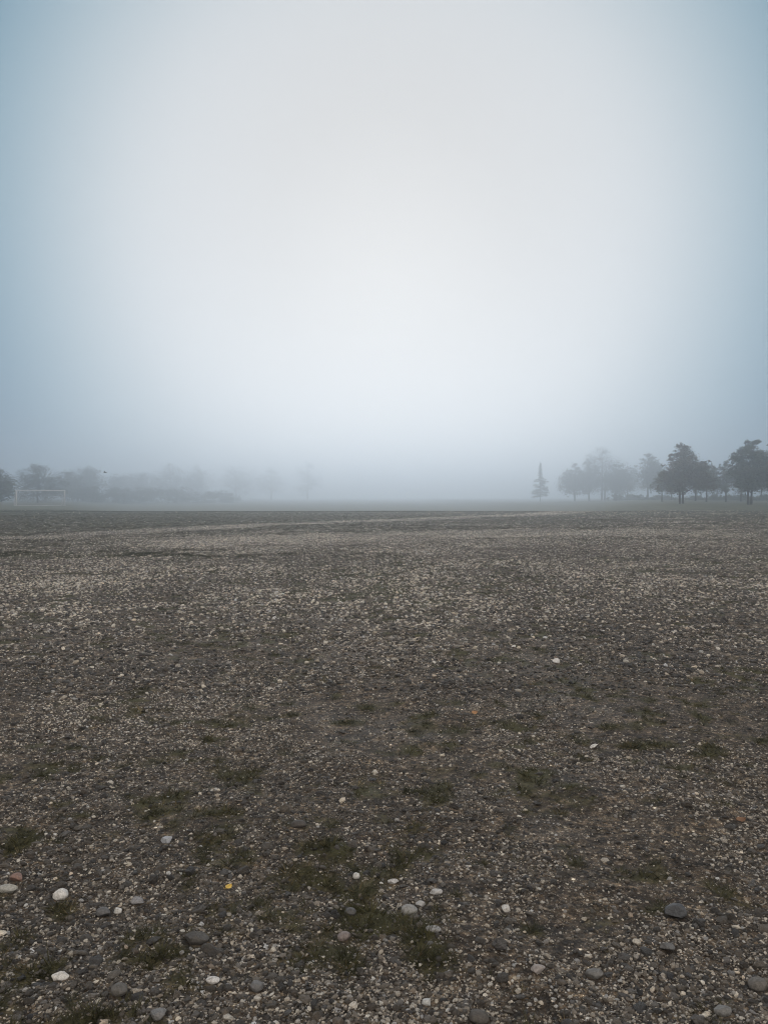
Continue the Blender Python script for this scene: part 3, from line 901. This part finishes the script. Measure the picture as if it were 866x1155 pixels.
# ------------------------------------------------------------------ the football goal
def football_goal():
    D = 127.0; k = D / FPX
    X0 = (19 - CX) * k
    th = math.radians(35)
    root = empty("football_goal", (X0, D, height1(X0, D)), th)
    R = 0.06
    def part(name, pts, rad, mat):
        v, f = [], []
        tube(v, f, [Vector(p) for p in pts], [rad] * len(pts), 10)
        return mesh_obj(name, v, f, mat, root, True)
    Wd, Hh, Dt, Db = 7.32, 2.44, 0.9, 2.0
    part("goal_post", [(0, 0, -0.05), (0, 0, Hh + R)], R, M_white)
    part("goal_post", [(Wd, 0, -0.05), (Wd, 0, Hh + R)], R, M_white)
    part("crossbar", [(R * 1.02, 0, Hh), (Wd - R * 1.02, 0, Hh)], R * 0.98, M_white)
    for x in (0, Wd):
        part("net_support", [(x, 0.07, Hh - 0.01), (x, Dt, Hh - 0.02), (x, Db, 0.05), (x, 0.07, 0.05)], 0.035, M_white)
    part("ground_bar", [(0.04, Db, 0.04), (Wd - 0.04, Db, 0.04)], 0.03, M_white)
    v, f = [], []
    def cord(a, b, rad=0.008):
        tube(v, f, [Vector(a), Vector(b)], [rad, rad], 4)
    st = 0.14
    nx_ = int(Wd / st); 
    for i in range(1, nx_):
        xx = i * Wd / nx_
        cord((xx, 0.02, Hh - 0.02), (xx, Dt, Hh - 0.03)); cord((xx, Dt, Hh - 0.03), (xx, Db, 0.06))
    nz = 18
    for i in range(nz + 1):
        t = i / nz
        yy, zz = Dt + (Db - Dt) * t, Hh - 0.03 + (0.06 - Hh) * t
        cord((0.02, yy, zz), (Wd - 0.02, yy, zz))
        for x in (0.0, Wd):
            if i < nz: cord((x, 0.05, zz), (x, yy, zz))
    for i in range(1, 7):
        cord((0.02, Dt * i / 7, Hh - 0.02), (Wd - 0.02, Dt * i / 7, Hh - 0.02))
    for x in (0.0, Wd):
        for i in range(1, 14):
            yy = Db * i / 14
            zt = Hh if yy < Dt else Hh * (Db - yy) / (Db - Dt)
            cord((x, yy, 0.05), (x, yy, zt))
    mesh_obj("net", v, f, M_net, root)
    tag(root, "white framed football goal with net on the foggy field at far left", "football goal")
football_goal()

# ------------------------------------------------------------------ the bird
def bird():
    D = 60.0; k = D / FPX
    loc = Vector(((119 - CX) * k, D, CAM_H + (HY - 533) * k))
    M_b = plain_material("dark_feathers", (0.03, 0.03, 0.035), 0.7, 0.3, 20)
    v, f = [], []
    # body with head and tail, tail at -x
    tube(v, f, [Vector((-0.17, 0, 0.0)), Vector((-0.10, 0, 0)), Vector((-0.04, 0, 0)), (0.03, 0, 0.0), (0.09, 0, 0.005), (0.12, 0, 0.012), (0.145, 0, 0.016), (0.165, 0, 0.012), (0.185, 0, 0.008)],
         [0.018, 0.022, 0.036, 0.042, 0.032, 0.024, 0.026, 0.014, 0.003], 10)
    for s_ in (-1, 1):
        b = len(v)
        # wing: thick root, bent at the wrist, pointed tip, raised
        sec = [(0.0, 0.07, -0.06, 0.015, 0.012), (0.10, 0.075, -0.05, 0.05, 0.009), (0.19, 0.085, -0.03, 0.085, 0.006), (0.28, 0.02, -0.05, 0.075, 0.004), (0.36, -0.05, -0.07, 0.055, 0.002)]
        for (yy, le, te, zz, th) in sec:
            for (xx, dz) in ((le, 0), ((le + te) / 2, th), (te, 0), ((le + te) / 2, -th)):
                v.append(Vector((xx, s_ * yy, zz + dz)))
        for i in range(len(sec) - 1):
            for q in range(4):
                a = b + i * 4 + q; c = b + i * 4 + (q + 1) % 4
                f.append((a, c, c + 4, a + 4) if s_ > 0 else (a, a + 4, c + 4, c))
        e = b + (len(sec) - 1) * 4
        f.append((e, e + 1, e + 2, e + 3))
    o = mesh_obj("bird", v, f, M_b, None, True)
    o.location = loc
    o.rotation_euler = (0.3, 0.0, 0.9)
    o.scale = (0.72, 0.72, 0.72)
    tag(o, "tiny dark bird flying in the fog at left", "bird")
bird()

# ------------------------------------------------------------------ the fog
def haze():
    x0, x1, y0, y1, z0, z1 = -900, 900, -200, 1100, -3.2, 26.0
    v = [(a, b, c) for a in (x0, x1) for b in (y0, y1) for c in (z0, z1)]
    f = [(0, 1, 3, 2), (4, 6, 7, 5), (0, 4, 5, 1), (2, 3, 7, 6), (0, 2, 6, 4), (1, 5, 7, 3)]
    m = bpy.data.materials.new("fog"); m.use_nodes = True
    t = m.node_tree; t.nodes.clear()
    o_ = t.nodes.new("ShaderNodeOutputMaterial"); pv = t.nodes.new("ShaderNodeVolumePrincipled")
    pv.inputs["Color"].default_value = (0.82, 0.905, 1.0, 1)
    pv.inputs["Density"].default_value = 1 / 230.0
    pv.inputs["Anisotropy"].default_value = 0.83
    t.links.new(pv.outputs[0], o_.inputs["Volume"])
    o = mesh_obj("haze", v, f, m)
    tag(o, "pale fog lying over the whole field", "fog", kind="stuff")
haze()
